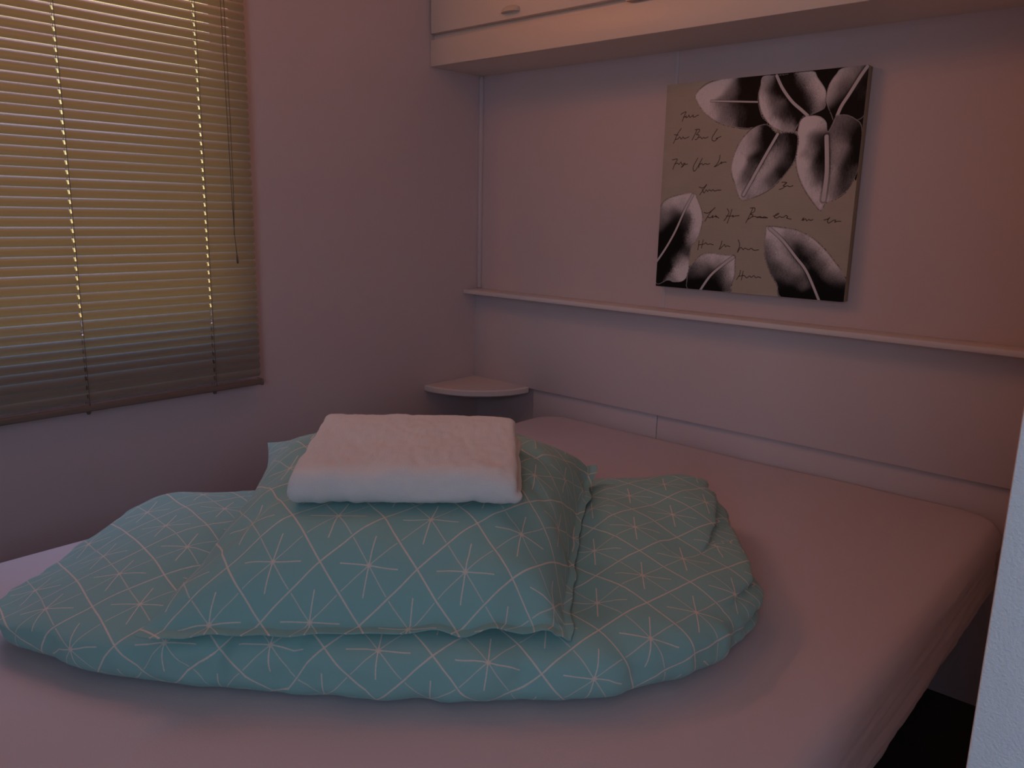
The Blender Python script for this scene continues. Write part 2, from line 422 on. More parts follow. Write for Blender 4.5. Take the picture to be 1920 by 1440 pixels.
# ------------------------------------------------------------------ painting
BLACK = [[[492,-25],[1031,-12],[1046,255],[996,475],[932,373],[746,192],[708,254],[561,219],[505,113]],[[-13,643],[-26,1036],[419,1001],[444,963],[380,904],[264,883],[178,888],[112,751]],[[710,995],[1001,1001],[1011,897],[979,875],[809,810]]]
LEAVES = [([[166,60],[205,24],[264,4],[381,-3],[513,2],[520,25],[505,64],[505,113],[530,180],[561,214],[478,231],[411,226],[331,207],[268,178],[214,136],[179,95]],[[256,94],[500,115]],5,[[197,54,0.8],[266,38,0.85],[324,17,0.8],[367,54,0.35],[423,42,0.08],[482,63,0.02],[479,30,0.05],[211,102,0.8],[276,148,0.75],[314,125,0.4],[356,162,0.35],[434,158,0.15],[492,170,0.03],[392,122,0.2],[330,194,0.5],[428,96,0.02],[488,137,0.03]]),
([[518,5],[508,49],[503,89],[517,147],[550,198],[590,232],[646,255],[691,257],[706,234],[729,195],[750,193],[807,173],[827,158],[829,120],[818,81],[780,32],[760,5],[704,2],[586,5]],[[585,8],[619,65],[669,124],[717,163],[749,189]],9,[[526,42,0.6],[527,98,0.8],[547,165,0.85],[598,224,0.8],[653,235,0.6],[565,69,0.1],[588,119,0.35],[601,160,0.3],[648,179,0.1],[659,203,0.25],[701,182,0.02],[611,73,0.02],[643,44,0.02],[692,95,0.02],[727,12,0.8],[730,43,0.5],[705,49,0.1],[764,46,0.8],[804,103,0.85],[784,70,0.8],[762,100,0.5],[792,148,0.7],[737,114,0.05],[759,154,0.03],[827,158,0.3]]),
([[1000,1],[892,2],[862,24],[834,67],[827,120],[834,151],[855,191],[875,223],[913,198],[980,221],[1010,178],[1007,44]],[[993,7],[968,44],[928,112],[897,163],[877,223]],10,[[894,19,0.7],[864,46,0.8],[845,98,0.75],[840,129,0.65],[886,94,0.3],[899,72,0.35],[874,139,0.08],[870,177,0.02],[927,29,0.6],[957,17,0.5],[914,58,0.3],[978,64,0.1],[968,115,0.15],[949,159,0.12],[983,176,0.03],[912,187,0.02],[990,35,0.05],[938,128,0.02]]),
([[714,222],[733,196],[762,190],[806,196],[838,221],[848,260],[861,242],[881,200],[921,195],[963,213],[999,252],[1009,375],[997,444],[964,514],[911,554],[870,570],[853,602],[810,562],[759,497],[726,432],[711,367],[707,286]],[[846,284],[863,434],[860,554]],13,[[733,239,0.9],[774,218,0.9],[817,228,0.7],[731,303,0.9],[749,400,0.85],[781,289,0.45],[779,352,0.5],[816,298,0.08],[832,370,0.03],[820,417,0.2],[789,449,0.6],[765,465,0.85],[823,522,0.8],[839,473,0.3],[846,578,0.7],[843,434,0.05],[872,269,0.35],[893,309,0.5],[913,349,0.55],[892,379,0.5],[890,442,0.75],[880,498,0.8],[923,287,0.3],[916,225,0.35],[943,250,0.2],[980,289,0.03],[989,374,0.03],[957,373,0.15],[939,435,0.1],[936,482,0.15],[907,522,0.3],[976,475,0.3],[988,436,0.25],[895,482,0.4],[869,554,0.8]]),
([[515,220],[470,243],[426,291],[398,358],[394,427],[414,478],[455,556],[526,543],[598,509],[657,455],[704,391],[716,334],[710,270],[655,256],[611,258],[561,219]],[[614,263],[549,379],[466,534]],9,[[499,253,0.65],[447,309,0.75],[426,393,0.85],[422,461,0.8],[486,310,0.6],[522,295,0.2],[546,255,0.04],[569,297,0.03],[512,395,0.3],[529,370,0.05],[479,445,0.3],[462,479,0.35],[451,513,0.75],[574,256,0.02],[632,291,0.2],[654,332,0.3],[619,339,0.5],[587,388,0.7],[554,437,0.75],[513,505,0.75],[659,382,0.2],[691,350,0.05],[644,414,0.1],[594,463,0.3],[551,505,0.6],[695,293,0.05],[622,372,0.6],[496,530,0.5]]),
([[-16,718],[-18,662],[-9,624],[21,568],[86,540],[187,526],[216,557],[248,620],[252,674],[231,747],[198,794],[192,860],[192,925],[162,964],[107,973],[72,966],[-7,976]],[[188,535],[146,612],[99,715],[49,801],[-7,880]],7,[[99,567,0.85],[151,544,0.8],[45,586,0.7],[133,585,0.6],[81,622,0.3],[26,633,0.45],[6,680,0.3],[106,659,0.08],[54,716,0.08],[13,774,0.04],[34,754,0.1],[-8,643,0.4],[78,734,0.03],[196,566,0.85],[222,629,0.85],[217,702,0.8],[200,757,0.6],[160,658,0.25],[153,704,0.1],[136,769,0.05],[96,827,0.03],[177,805,0.2],[155,871,0.7],[136,919,0.85],[169,917,0.8],[95,960,0.5],[67,895,0.03],[35,925,0.02],[120,854,0.3],[-3,947,0.01]]),
([[195,897],[210,877],[259,828],[311,817],[394,822],[444,824],[449,855],[452,917],[437,968],[419,1001],[209,1008],[185,953]],[[439,828],[387,867],[320,926],[268,1002]],8,[[333,834,0.85],[394,831,0.8],[271,846,0.7],[356,860,0.5],[285,882,0.4],[243,894,0.35],[309,917,0.15],[225,932,0.2],[249,968,0.06],[218,979,0.04],[427,856,0.85],[436,909,0.85],[410,893,0.5],[381,913,0.2],[363,950,0.15],[334,971,0.04],[414,947,0.5],[427,973,0.3],[376,981,0.05],[294,992,0.02]]),
([[605,678],[670,681],[748,691],[817,718],[873,757],[930,812],[1000,898],[1005,1000],[720,1008],[677,946],[634,888],[604,820],[596,760],[598,700]],[[615,686],[685,739],[756,812],[816,877],[886,1000]],8,[[618,716,0.85],[650,758,0.8],[613,759,0.4],[608,811,0.25],[635,801,0.5],[682,808,0.75],[713,840,0.6],[770,862,0.6],[660,860,0.25],[690,884,0.3],[728,899,0.35],[776,922,0.2],[811,919,0.4],[696,945,0.1],[754,975,0.04],[845,984,0.03],[716,780,0.5],[672,697,0.8],[727,704,0.75],[711,722,0.35],[774,728,0.6],[828,742,0.8],[885,789,0.8],[934,845,0.8],[972,883,0.6],[760,770,0.05],[806,777,0.3],[844,808,0.25],[883,847,0.3],[921,887,0.3],[793,827,0.02],[844,892,0.02],[892,939,0.02],[954,951,0.04],[986,940,0.1],[958,909,0.2],[914,979,0.02]])]
STROKES = [[[89,147],[99,141],[119,136],[108,156],[100,179]],[[108,161],[121,155],[119,163],[131,160],[136,152],[142,163],[151,159],[161,153],[159,161],[172,162],[179,158],[191,155]],[[97,213],[76,239],[65,265],[56,283]],[[58,241],[81,244]],[[65,265],[83,261],[90,253],[101,264],[110,254],[119,262],[144,255]],[[187,223],[178,244],[163,271]],[[177,223],[199,222],[202,230],[186,246],[201,249],[190,268],[180,269]],[[200,262],[209,258],[218,267],[227,261],[235,265],[252,260]],[[300,225],[278,257],[275,275],[290,280],[306,268],[296,270],[313,264],[322,261]],[[56,363],[85,360],[71,385],[62,409]],[[71,385],[86,379],[97,386],[107,375],[113,386],[130,380],[124,391],[111,401],[123,389],[146,385]],[[203,358],[185,388],[179,407],[187,420],[204,403],[228,359],[215,384],[211,403]],[[210,392],[225,384],[235,391],[245,385],[260,389],[272,385]],[[325,347],[322,370],[311,390],[298,401],[319,393],[337,379],[333,387],[347,381],[361,381]],[[221,497],[244,501],[263,484],[245,510],[227,535]],[[240,508],[251,525],[262,510],[270,518],[280,510],[290,516],[299,510],[310,516],[324,512],[344,512]],[[259,619],[284,621],[319,595],[298,614],[280,640],[267,662]],[[280,640],[296,644],[310,633],[306,644],[320,637],[330,641],[324,633],[343,645]],[[385,600],[396,617],[384,642],[373,657]],[[411,602],[402,634],[391,668]],[[383,634],[407,634],[421,631],[417,638],[431,633],[452,631]],[[521,594],[506,632],[490,663]],[[507,595],[530,594],[529,611],[510,623],[524,627],[516,638],[498,648]],[[520,636],[536,633],[548,639],[561,633],[575,639],[600,638]],[[548,635],[571,639],[582,634],[598,639]],[[628,630],[646,625],[654,617],[643,621],[633,633],[645,639],[659,631],[669,635],[681,633],[690,626],[699,632],[695,638],[717,642]],[[769,647],[776,635],[775,647],[785,639],[792,648],[802,642],[811,646],[821,642]],[[873,643],[889,638],[898,632],[889,644],[895,656],[914,644],[926,643],[922,651],[934,647],[950,647]],[[655,477],[679,479],[663,493],[672,495],[660,505],[645,509]],[[672,497],[685,493],[694,497],[711,493]],[[679,479],[667,489]],[[242,758],[241,772],[238,803]],[[265,753],[258,793]],[[241,778],[271,773],[281,766],[291,774],[306,771],[324,775]],[[369,754],[366,775],[358,795],[376,779],[385,770],[391,781],[400,776],[415,780]],[[458,746],[467,771],[458,805],[473,781],[488,791],[496,783],[516,790],[529,783],[544,791],[569,788]],[[482,890],[479,911],[465,936]],[[497,893],[491,936]],[[475,920],[503,914],[518,924],[532,914],[542,920],[555,911],[565,920],[578,915],[592,919]]]
def paint_canvas():
    PX0, PX1, PZ0, PZ1, PY = 0.7615, 1.314, 0.9685, 1.536, -0.030
    NX, NZ = 601, 617
    gx, gz = np.meshgrid(np.linspace(0, 1000, NX), np.linspace(0, 1000, NZ))
    rng = np.random.RandomState(3)
    def sm(a, k):       # cheap separable box blur
        for ax, kk in ((0, k[0]), (1, k[1])):
            if kk > 1:
                pad = [(0, 0), (0, 0)]; pad[ax] = (kk//2, kk-1-kk//2)
                c = np.cumsum(np.pad(a, pad, mode='edge'), axis=ax)
                c = np.concatenate([np.zeros_like(np.take(c, [0], ax)), c], axis=ax)
                a = (np.take(c, range(kk, c.shape[ax]), ax) - np.take(c, range(0, c.shape[ax]-kk), ax))/kk
        return a
    grain = sm(rng.rand(NZ, NX)-0.5, (2, 26))*4
    blot = sm(sm(rng.rand(NZ, NX)-0.5, (30, 50)), (20, 30))*18
    fine = sm(rng.rand(NZ, NX)-0.5, (2, 2))
    streak = sm(rng.rand(NZ, NX)-0.5, (9, 3))*3
    base = np.array(CANVAS)
    col = base[None, None, :]*(1 + 0.05*grain + 0.12*blot)[..., None]
    def inside(poly):
        c = np.zeros(gx.shape, bool); n = len(poly)
        for i in range(n):
            x1, y1 = poly[i]; x2, y2 = poly[(i+1) % n]
            if y1 == y2: continue
            c ^= ((gz > y1) != (gz > y2)) & (gx < (x2-x1)*(gz-y1)/(y2-y1) + x1)
        return c
    def spl(p, closed, k=6):
        p = np.array(p, float); n = len(p); out = []
        for i in range(n if closed else n-1):
            if closed: a, b, c, d = p[i-1], p[i], p[(i+1) % n], p[(i+2) % n]
            else: a, b, c, d = p[max(i-1, 0)], p[i], p[i+1], p[min(i+2, n-1)]
            for j in range(k):
                t = j/k
                out.append(0.5*((2*b)+(c-a)*t+(2*a-5*b+4*c-d)*t*t+(3*b-a-3*c+d)*t**3))
        if not closed: out.append(p[-1])
        return np.array(out)
    def dist(poly, closed):
        d = np.full(gx.shape, 1e9); n = len(poly)
        for i in range(n if closed else n-1):
            x1, y1 = poly[i]; x2, y2 = poly[(i+1) % n]
            x0, x3 = min(x1, x2)-25, max(x1, x2)+25; y0, y3 = min(y1, y2)-25, max(y1, y2)+25
            i0, i1 = max(0, int(x0/1000*(NX-1))), min(NX, int(x3/1000*(NX-1))+2)
            j0, j1 = max(0, int(y0/1000*(NZ-1))), min(NZ, int(y3/1000*(NZ-1))+2)
            if i0 >= i1 or j0 >= j1: continue
            X, Y = gx[j0:j1, i0:i1], gz[j0:j1, i0:i1]
            L2 = max((x2-x1)**2+(y2-y1)**2, 1e-6)
            t = np.clip(((X-x1)*(x2-x1)+(Y-y1)*(y2-y1))/L2, 0, 1)
            q = np.hypot(X-x1-t*(x2-x1), Y-y1-t*(y2-y1))
            d[j0:j1, i0:i1] = np.minimum(d[j0:j1, i0:i1], q)
        return d
    K = np.array([0.004, 0.004, 0.005]); WH = np.array(PAINTWHITE)
    for b in BLACK:
        col[inside(b)] = K
    for outline, rib, w, ctl in LEAVES:
        sp = spl(outline, True); msk = inside(sp)
        ys, xs = np.nonzero(msk); X = gx[ys, xs]; Y = gz[ys, xs]
        wob = fine[ys, xs]*20; wob2 = streak[ys, xs]*8
        num = np.zeros(len(X)); den = np.zeros(len(X))
        for cx_, cy_, v_ in ctl:
            q = np.exp(-((X+wob-cx_)**2+(Y+wob2-cy_)**2)/(2*23.0**2)) + 1e-7/((X-cx_)**2+(Y-cy_)**2+40)
            num += q*v_; den += q
        v = num/den
        v = np.clip(v*(1+0.35*fine[ys, xs]) + streak[ys, xs]*0.16*np.sqrt(np.clip(v, 0, 1)), 0, 1)
        v = np.clip((v-0.09)/0.70, 0, 1)**1.35
        col[ys, xs] = K + (WH-K)*v[:, None]
        de = dist(sp, True)
        rim = (de < 4.0) & msk & ((blot + 0.8*fine) > -0.15)
        col[rim] = col[rim]*0.35 + WH*0.30
        ink = (de < 3.0) & ~msk & ((blot*1.2 + fine*1.2) > 0.0) 
        col[ink] = col[ink]*0.25
        r_ = spl(rib, False); dr = dist(r_, False)
        hw = w*0.72
        a = np.clip((hw - dr)/1.6 + 0.5, 0, 1)
        sh = np.clip((hw*1.9 - dr)/3 + 0.5, 0, 1)*0.5
        col = col*(1-sh[..., None]) + K*sh[..., None]
        col = col*(1-a[..., None]) + (WH*0.80)*a[..., None]
    for s in STROKES:
        d = dist(spl(s, False, 4), False)
        a = np.clip((2.5 - d)/1.3, 0, 1)*0.95
        col = col*(1-a[..., None]) + np.array([0.03, 0.012, 0.010])*a[..., None]
    col = np.clip(col, 0.002, 1)
    x = PX0 + gx/1000*(PX1-PX0); z = PZ1 - gz/1000*(PZ1-PZ0)
    relief = -0.0006*np.clip(col[..., 0]*1.5, 0, 1)*(0.5+fine) - 0.0001
    V = np.stack([x, PY + relief, z], -1).reshape(-1, 3)
    me = bpy.data.meshes.new('painted_face')
    idx = np.arange(NX*NZ).reshape(NZ, NX)
    F = np.stack([idx[:-1, :-1], idx[1:, :-1], idx[1:, 1:], idx[:-1, 1:]], -1).reshape(-1, 4)
    me.vertices.add(len(V)); me.vertices.foreach_set('co', V.ravel())
    me.loops.add(F.size); me.loops.foreach_set('vertex_index', F.ravel().astype(np.int32))
    me.polygons.add(len(F)); me.polygons.foreach_set('loop_start', np.arange(0, F.size, 4, dtype=np.int32))
    me.polygons.foreach_set('loop_total', np.full(len(F), 4, dtype=np.int32))
    me.update(calc_edges=True); me.validate()
    me.polygons.foreach_set('use_smooth', [True]*len(me.polygons))
    ca = me.color_attributes.new('paint', 'FLOAT_COLOR', 'POINT')
    ca.data.foreach_set('color', np.concatenate([col.reshape(-1, 3), np.ones((len(V), 1))], 1).astype(np.float32).ravel())
    m = bpy.data.materials.new('acrylic_paint'); m.use_nodes = True
    at = m.node_tree.nodes.new('ShaderNodeAttribute'); at.attribute_name = 'paint'
    bs = m.node_tree.nodes['Principled BSDF']; bs.inputs['Roughness'].default_value = 0.55; bs.inputs['Specular IOR Level'].default_value = 0.2
    m.node_tree.links.new(at.outputs['Color'], bs.inputs['Base Color'])
    me.materials.append(m)
    face = bpy.data.objects.new('painted_face', me); COL.objects.link(face)
    body = boxes('canvas_stretcher', [((PX0, PY+0.0004, PZ0), (PX1, -0.001, PZ1))], M_edge, bevel=0.002)
    root = tag(empty('canvas_painting', ((PX0+PX1)/2, -0.015, PZ0)), 'square canvas painting of black and white leaves with handwriting on the wall', 'painting')
    adopt(root, body, face)
paint_canvas()

# ------------------------------------------------------------------ bed
bed = tag(empty('bed_frame', (1.04, -0.98, 0)), 'dark bed base under the sheeted mattress', 'bed frame')
k = [boxes('base', [((0.40, -1.90, 0.20), (1.66, -0.03, 0.3325))], M_wood, bevel=0.004)]
for x, y in ((0.46, -1.84), (1.60, -1.84), (0.46, -0.09), (1.60, -0.09)):
    bm = bmesh.new(); tube(bm, [(x, y, 0), (x, y, 0.203)], [0.022, 0.03], 16)
    k.append(bm_obj('leg', bm, M_metal, smooth=True, angle=40))
adopt(bed, *k)

def sheet():
    X0, X1, Y0, Y1, R0 = 0.355, 1.738, -1.96, -0.016, 0.085
    P = []
    def arc(cx_, cy_, a0):
        for i in range(13):
            a = a0 + i/12*math.pi/2; P.append((cx_+R0*math.cos(a), cy_+R0*math.sin(a)))
    def seg(a, b, n):
        for i in range(1, n): P.append((a[0]+(b[0]-a[0])*i/n, a[1]+(b[1]-a[1])*i/n))
    arc(X1-R0, Y1-R0, 0); seg((X1-R0, Y1), (X0+R0, Y1), 60)
    arc(X0+R0, Y1-R0, math.pi/2); seg((X0, Y1-R0), (X0, Y0+R0), 80)
    arc(X0+R0, Y0+R0, math.pi); seg((X0+R0, Y0), (X1-R0, Y0), 60)
    arc(X1-R0, Y0+R0, -math.pi/2); seg((X1, Y0+R0), (X1, Y1-R0), 80)
    n = len(P); V = []; F = []
    prof = [(0.10, 0.3375), (0.030, 0.3375), (0.010, 0.3400), (0.0, 0.347), (-0.003, 0.355), (-0.003, 0.364), (-0.002, 0.373), (-0.001, 0.382), (0, 0.391), (0.001, 0.400), (0.001, 0.409), (0.001, 0.418), (0.001, 0.427), (0.001, 0.436), (0.0, 0.445), (-0.001, 0.455), (-0.001, 0.466), (0.0005, 0.478), (0.005, 0.490), (0.013, 0.4985), (0.026, 0.5035), (0.045, 0.505), (0.07, 0.5052)]
    ks = [0.13, 0.19, 0.26, 0.34, 0.43, 0.53, 0.64, 0.76, 0.88, 0.97]
    def tgt(p): return np.array((1.046, min(max(p[1], Y0+0.68), Y1-0.68)))
    for j, (d, z) in enumerate(prof):
        for i, p in enumerate(P):
            t = tgt(p); v = t-np.array(p); L_ = np.linalg.norm(v); q = np.array(p)+v/L_*d
            nz = 0
            if z < 0.49:
                w = noise.noise((p[0]*9, p[1]*9, z*60))*0.004 + math.sin((p[0]+p[1])*120 + 9*noise.noise((p[0]*6, p[1]*6, 0)))*0.0012*(0.5+noise.noise((p[0]*3, p[1]*3, 5)))
                w += 0.0022*math.sin(z*240 + 5*noise.noise((p[0]*2.2, p[1]*2.2, 2)))*min(1, (0.486-z)/0.03) + 0.006*max(0, noise.noise((p[0]*2.5, p[1]*2.5, z*18)))
                q = q - v/L_*w*0.9
            zz = z + noise.noise((p[0]*4, p[1]*4, 3))*0.004*(1 if z < 0.45 else 0.6)
            V.append((q[0], q[1], zz))
    for kk in ks:
        for p in P:
            t = tgt(p); q = np.array(p)*(1-kk)+t*kk
            z = 0.5045 + noise.noise((q[0]*3, q[1]*3, 1))*0.003 + noise.noise((q[0]*9, q[1]*9, 7))*0.0010
            V.append((q[0], q[1], z))
    R = len(prof)+len(ks)
    for j in range(R-1):
        for i in range(n):
            F.append((j*n+i, j*n+(i+1) % n, (j+1)*n+(i+1) % n, (j+1)*n+i))
    # close top along the spine
    last = (R-1)*n
    F.append([last+i for i in range(n)])
    return mesh_obj('fitted_sheet', V, F, M_sheet)
mt = tag(empty('mattress', (1.046, -0.98, 0.335)), 'double mattress covered by a pale plain fitted sheet', 'mattress')
core = boxes('mattress_core', [((0.375, -1.94, 0.338), (1.718, -0.036, 0.480))], M_sheet, bevel=0.04)
sh_ = sheet()
adopt(mt, core, sh_)

# ------------------------------------------------------------------ duvet, pillow, towel (local frame: u along the pile's front, v away from it)
OX, OY = 1.025, -1.187
CU, SU = math.cos(YAW), math.sin(YAW)
def world(u, v, z): return (OX + u*CU - v*SU, OY + u*SU + v*CU, z)
def local(x, y): x -= OX; y -= OY; return (x*CU + y*SU, -x*SU + y*CU)
def nz(x, y, z): return noise.noise((x, y, z))
def catmull(p, k):
    p = np.array(p, float); n = len(p); out = []
    for i in range(n):
        a, b, c, d = p[i-1], p[i], p[(i+1) % n], p[(i+2) % n]
        for j in range(k):
            t = j/k
            out.append(0.5*((2*b)+(c-a)*t+(2*a-5*b+4*c-d)*t*t+(3*b-a-3*c+d)*t**3))
    return np.array(out)

def bvh_of(o):
    me = o.data
    return BVHTree.FromPolygons([v.co.copy() for v in me.vertices], [tuple(p.vertices) for p in me.polygons])

def duvet():
    O = DUVET_OUT
    P = catmull(O, 12); n = len(P); c0 = np.array((-0.03, -0.03))
    RN = 34; V = []; UV = []; F = []
    def smooth(a, b, x): t = min(max((x-a)/(b-a), 0), 1); return t*t*(3-2*t)
    def ztop(u, v):
        z = 0.642
        z -= 0.080*(1-smooth(-0.75, -0.40, u))*(1-0.62*smooth(-0.1, 0.1, v))
        z -= 0.024*smooth(0.05, -0.28, v)
        z += 0.026*math.exp(-((u-0.53)/0.07)**2)*smooth(-0.05, 0.2, v)      # raised rolled end
        z += 0.014*smooth(0.0, 0.12, v)*(1-smooth(-0.52, -0.40, u))*smooth(-0.64, -0.57, u)
        z -= 0.022*smooth(-0.38, -0.28, u)*(1-smooth(0.26, 0.34, u))*smooth(-0.36, -0.2, v)   # pressed by the pillow
        return z
    zb, zm = 0.508, 0.556
    for j in range(2*RN+1):
        a = j/(2*RN)*math.pi            # 0 top centre .. pi bottom centre
        for i in range(n):
            p = P[i]; d = p-c0; R = np.linalg.norm(d); e = d/R
            top = a <= math.pi/2
            fr_ = smooth(-0.02, -0.22, p[1])           # softer shoulder along the front
            ex = 0.44+0.16*fr_; ev = 0.52+0.22*fr_
            if not top: ex, ev = 0.30, 0.60
            rho = abs(math.sin(a))**ex; tau = abs(math.cos(a))**ev
            # right-hand end: stacked folded edges
            q = c0 + d*rho
            right = smooth(0.40, 0.52, p[0])*smooth(-0.30, -0.05, p[1])
            if top: z = zm + (ztop(q[0], q[1])-zm)*tau
            else: z = zm - (zm-zb)*min(1, tau*1.25)
            if right > 0 and rho > 0.75:
                hh = (z-zb)/(0.135)
                lob = abs(math.sin(hh*math.pi*3.6 + 0.5 + p[1]*2.2))
                q = q + e*right*(-0.030 + 0.042*lob**0.6 + 0.012*(1-hh))*smooth(0.75, 0.95, rho)
                if top: z += 0.006*right*nz(q[0]*9, q[1]*9, 4)
            w = nz(q[0]*5+3, q[1]*5, z*9)
            amp = 0.010*smooth(0.1, 0.6, tau if top else 0)
            z += w*amp + 0.004*nz(q[0]*14, q[1]*14, 2)*(1 if top else 0)
            # radial creases near the rim
            cr_ = nz(p[0]*16, p[1]*16, 9)
            q = q + e*(0.010*cr_ + 0.006*nz(p[0]*38, p[1]*38, z*30))*smooth(0.7, 1, rho)*(1-0.4*right)
            # gathers and pinches along the front
            for uu, dd, ww in ((-0.16, 0.020, 0.022), (-0.27, 0.014, 0.02), (0.17, 0.010, 0.02), (0.07, 0.008, 0.015)):
                if p[1] < -0.2: q = q - e*dd*math.exp(-((q[0]-uu - (z-0.55)*0.4)/ww)**2)*smooth(0.6, 1, rho)*smooth(0.50, 0.56, z)
            if z < 0.5085: z = 0.5085
            V.append((q[0], q[1], z))
    V = np.array(V).reshape(2*RN+1, n, 3)
    # cloth coordinates: plan position, with the drop over the rim laid out along the rim's outward normal
    UVr = np.zeros((2*RN+1, n, 2)); L = np.zeros(n)
    tg = np.roll(P, -8, 0)-np.roll(P, 8, 0); nrm = np.stack([tg[:, 1], -tg[:, 0]], 1); nrm /= np.linalg.norm(nrm, axis=1)[:, None]
    if (nrm*(P-c0)).sum() < 0: nrm = -nrm
    for j in range(2*RN+1):
        if j: L = L + np.linalg.norm(V[j]-V[j-1], axis=1)
        UVr[j] = V[j][:, :2] + nrm*(L - np.linalg.norm(V[j][:, :2]-c0, axis=1))[:, None]
    ang = math.radians(DUVET_UVROT); ca_, sa_ = math.cos(ang), math.sin(ang)
    UVr = np.stack([UVr[..., 0]*ca_ - UVr[..., 1]*sa_ + DUVET_UVOFF[0], UVr[..., 0]*sa_ + UVr[..., 1]*ca_ + DUVET_UVOFF[1]], -1)
    for j in range(2*RN):
        for i in range(n):
            F.append((j*n+i, (j+1)*n+i, (j+1)*n+(i+1) % n, j*n+(i+1) % n))
    W_ = [world(*v) for v in V.reshape(-1, 3)]
    return mesh_obj('duvet', W_, F, M_duvet, uvs=UVr.reshape(-1, 2))
dv = tag(duvet(), 'mint green star-patterned duvet folded flat on the sheet under the pillow', 'duvet')
bv_d = bvh_of(dv)
def height(bv, x, y, default):
    h = bv.ray_cast(Vector((x, y, 2)), Vector((0, 0, -1)))
    return h[0].z if h[0] is not None else default

def pillow():
    FL, FR, BR, BL = [np.array(c) for c in PILLOW]
    N = 84; T0 = PILLOW_T
    def pr(a, e): return max(0.0, 1-abs(a)**e)
    def pt(s, t, side):
        a, b = (s+1)/2, (t+1)/2
        p = (FL*(1-a)+FR*a)*(1-b) + (BL*(1-a)+BR*a)*b
        bow = PILLOW_BOW
        p = p.copy()
        p[1] += (bow[0]*(1-s*s))*(1-b) + bow[1]*(1-s*s)*b
        p[0] += bow[2]*(1-t*t)*(1-a) + bow[3]*(1-t*t)*a
        # seams: flange in front and on the right
        s2 = s/0.955 if s > 0 else s; t2 = t/0.94 if t < 0 else t
        h = (pr(min(1, abs(s2)), 3.0)**0.52) * (pr(min(1, abs(t2)), 2.8)**0.54)
        w = nz(s*2.3+4, t*2.3, 3)*0.012 + nz(s*6, t*6, 8)*0.006
        h *= 1 - 0.28*max(0.0, (t-0.35)/0.65)*max(0.0, (-s-0.35)/0.65)*2
        if side > 0:
            p[2] += T0*h + w*min(1, h*2)
            # the towel's weight presses a gentle flat into the crown
            ins = math.exp(-(max(0, abs(p[0]+0.012)-0.165)/0.06)**2 - (max(0, abs(p[1]+0.075)-0.13)/0.06)**2)
            pln = PRESS[0] + PRESS[1]*(p[1]+0.2)
            if p[2] > pln: p[2] = pln + (p[2]-pln)*(1-ins)
        else: p[2] -= 0.030*h
        # hem and edge ripples
        fr = max(0, (-t-0.80)/0.2)
        p[2] += fr*(0.008*nz(s*7, 1, 2) + 0.003*math.sin(s*23)) 
        p[1] += fr*0.010*nz(s*6, 4, 2)
        rr = max(0, (s-0.86)/0.14)
        p[2] -= rr*0.016*(1-max(0, (t-0.75)/0.25)) ; p[0] += rr*0.012*nz(t*6, 3, 2)
        # corners
        if side > 0:
            k_ = math.exp(-((t+0.90)/0.025)**2)*(1-max(0, -s-0.9)*8 if s < -0.9 else 1)
            p[2] -= 0.0055*k_*(0.6+0.6*nz(s*3, 0, 6))     # stitched hem groove
            k2 = math.exp(-((s-0.93)/0.02)**2); p[2] -= 0.005*k2
            # long soft creases fanning from the towel
            for (s0, t0, s1, t1, dp, wd) in ((0.35, 0.5, 0.95, 0.15, 0.007, 0.05), (0.5, 0.1, 0.97, -0.35, 0.005, 0.04), (-0.9, -0.8, -0.5, 0.0, 0.006, 0.05), (0.25, -0.85, 0.55, -0.72, 0.006, 0.03)):
                dx, dy = s1-s0, t1-t0; L2 = dx*dx+dy*dy
                tt = min(1, max(0, ((s-s0)*dx+(t-t0)*dy)/L2)); dd = math.hypot(s-s0-tt*dx, t-t0-tt*dy)
                p[2] -= dp*math.exp(-(dd/wd)**2)*math.sin(math.pi*min(1, max(0.0, tt)) if 0 < tt < 1 else 0)
        return p
    G = {}
    for side in (1, -1):
        g = np.zeros((N+1, N+1, 3))
        for i in range(N+1):
            for j in range(N+1):
                s = math.sin((i/N-0.5)*math.pi*0.94)/math.sin(math.pi*0.47); t = math.sin((j/N-0.5)*math.pi*0.94)/math.sin(math.pi*0.47)
                g[i, j] = pt(s, t, side)
        G[side] = g
    top, bot = G[1], G[-1]
    for i in range(N+1):
        for j in range(N+1):
            x, y, z = world(*top[i, j])
            hd = height(bv_d, x, y, 0.50) + 0.0012
            top[i, j, 2] = max(top[i, j, 2], hd+0.004)
            e_ = 1 if (i in (0, N) or j in (0, N)) else 0
            bot[i, j, 2] = top[i, j, 2] if e_ else min(top[i, j, 2]-0.0025, max(bot[i, j, 2], hd))
    # cloth coordinates by arc length over the top
    du = np.zeros((N+1, N+1)); dvv = np.zeros((N+1, N+1))
    for i in range(1, N+1): du[i] = du[i-1] + np.linalg.norm(top[i]-top[i-1], axis=1)
    for j in range(1, N+1): dvv[:, j] = dvv[:, j-1] + np.linalg.norm(top[:, j]-top[:, j-1], axis=1)
    du -= du[N//2][None, :]; dvv -= dvv[:, N//2][:, None]
    V, UV, F, idx = [], [], [], {}
    for side, g in ((1, top), (-1, bot)):
        for i in range(N+1):
            for j in range(N+1):
                if side < 0 and (i in (0, N) or j in (0, N)): idx[(side, i, j)] = idx[(1, i, j)]; continue
                idx[(side, i, j)] = len(V); V.append(world(*g[i, j])); UV.append((du[i, j]+PILLOW_UVOFF[0], dvv[i, j]+PILLOW_UVOFF[1]))
    for side in (1, -1):
        for i in range(N):
            for j in range(N):
                f = (idx[(side, i, j)], idx[(side, i+1, j)], idx[(side, i+1, j+1)], idx[(side, i, j+1)])
                F.append(f if side > 0 else f[::-1])
    return mesh_obj('pillow', V, F, M_pillow, uvs=UV)
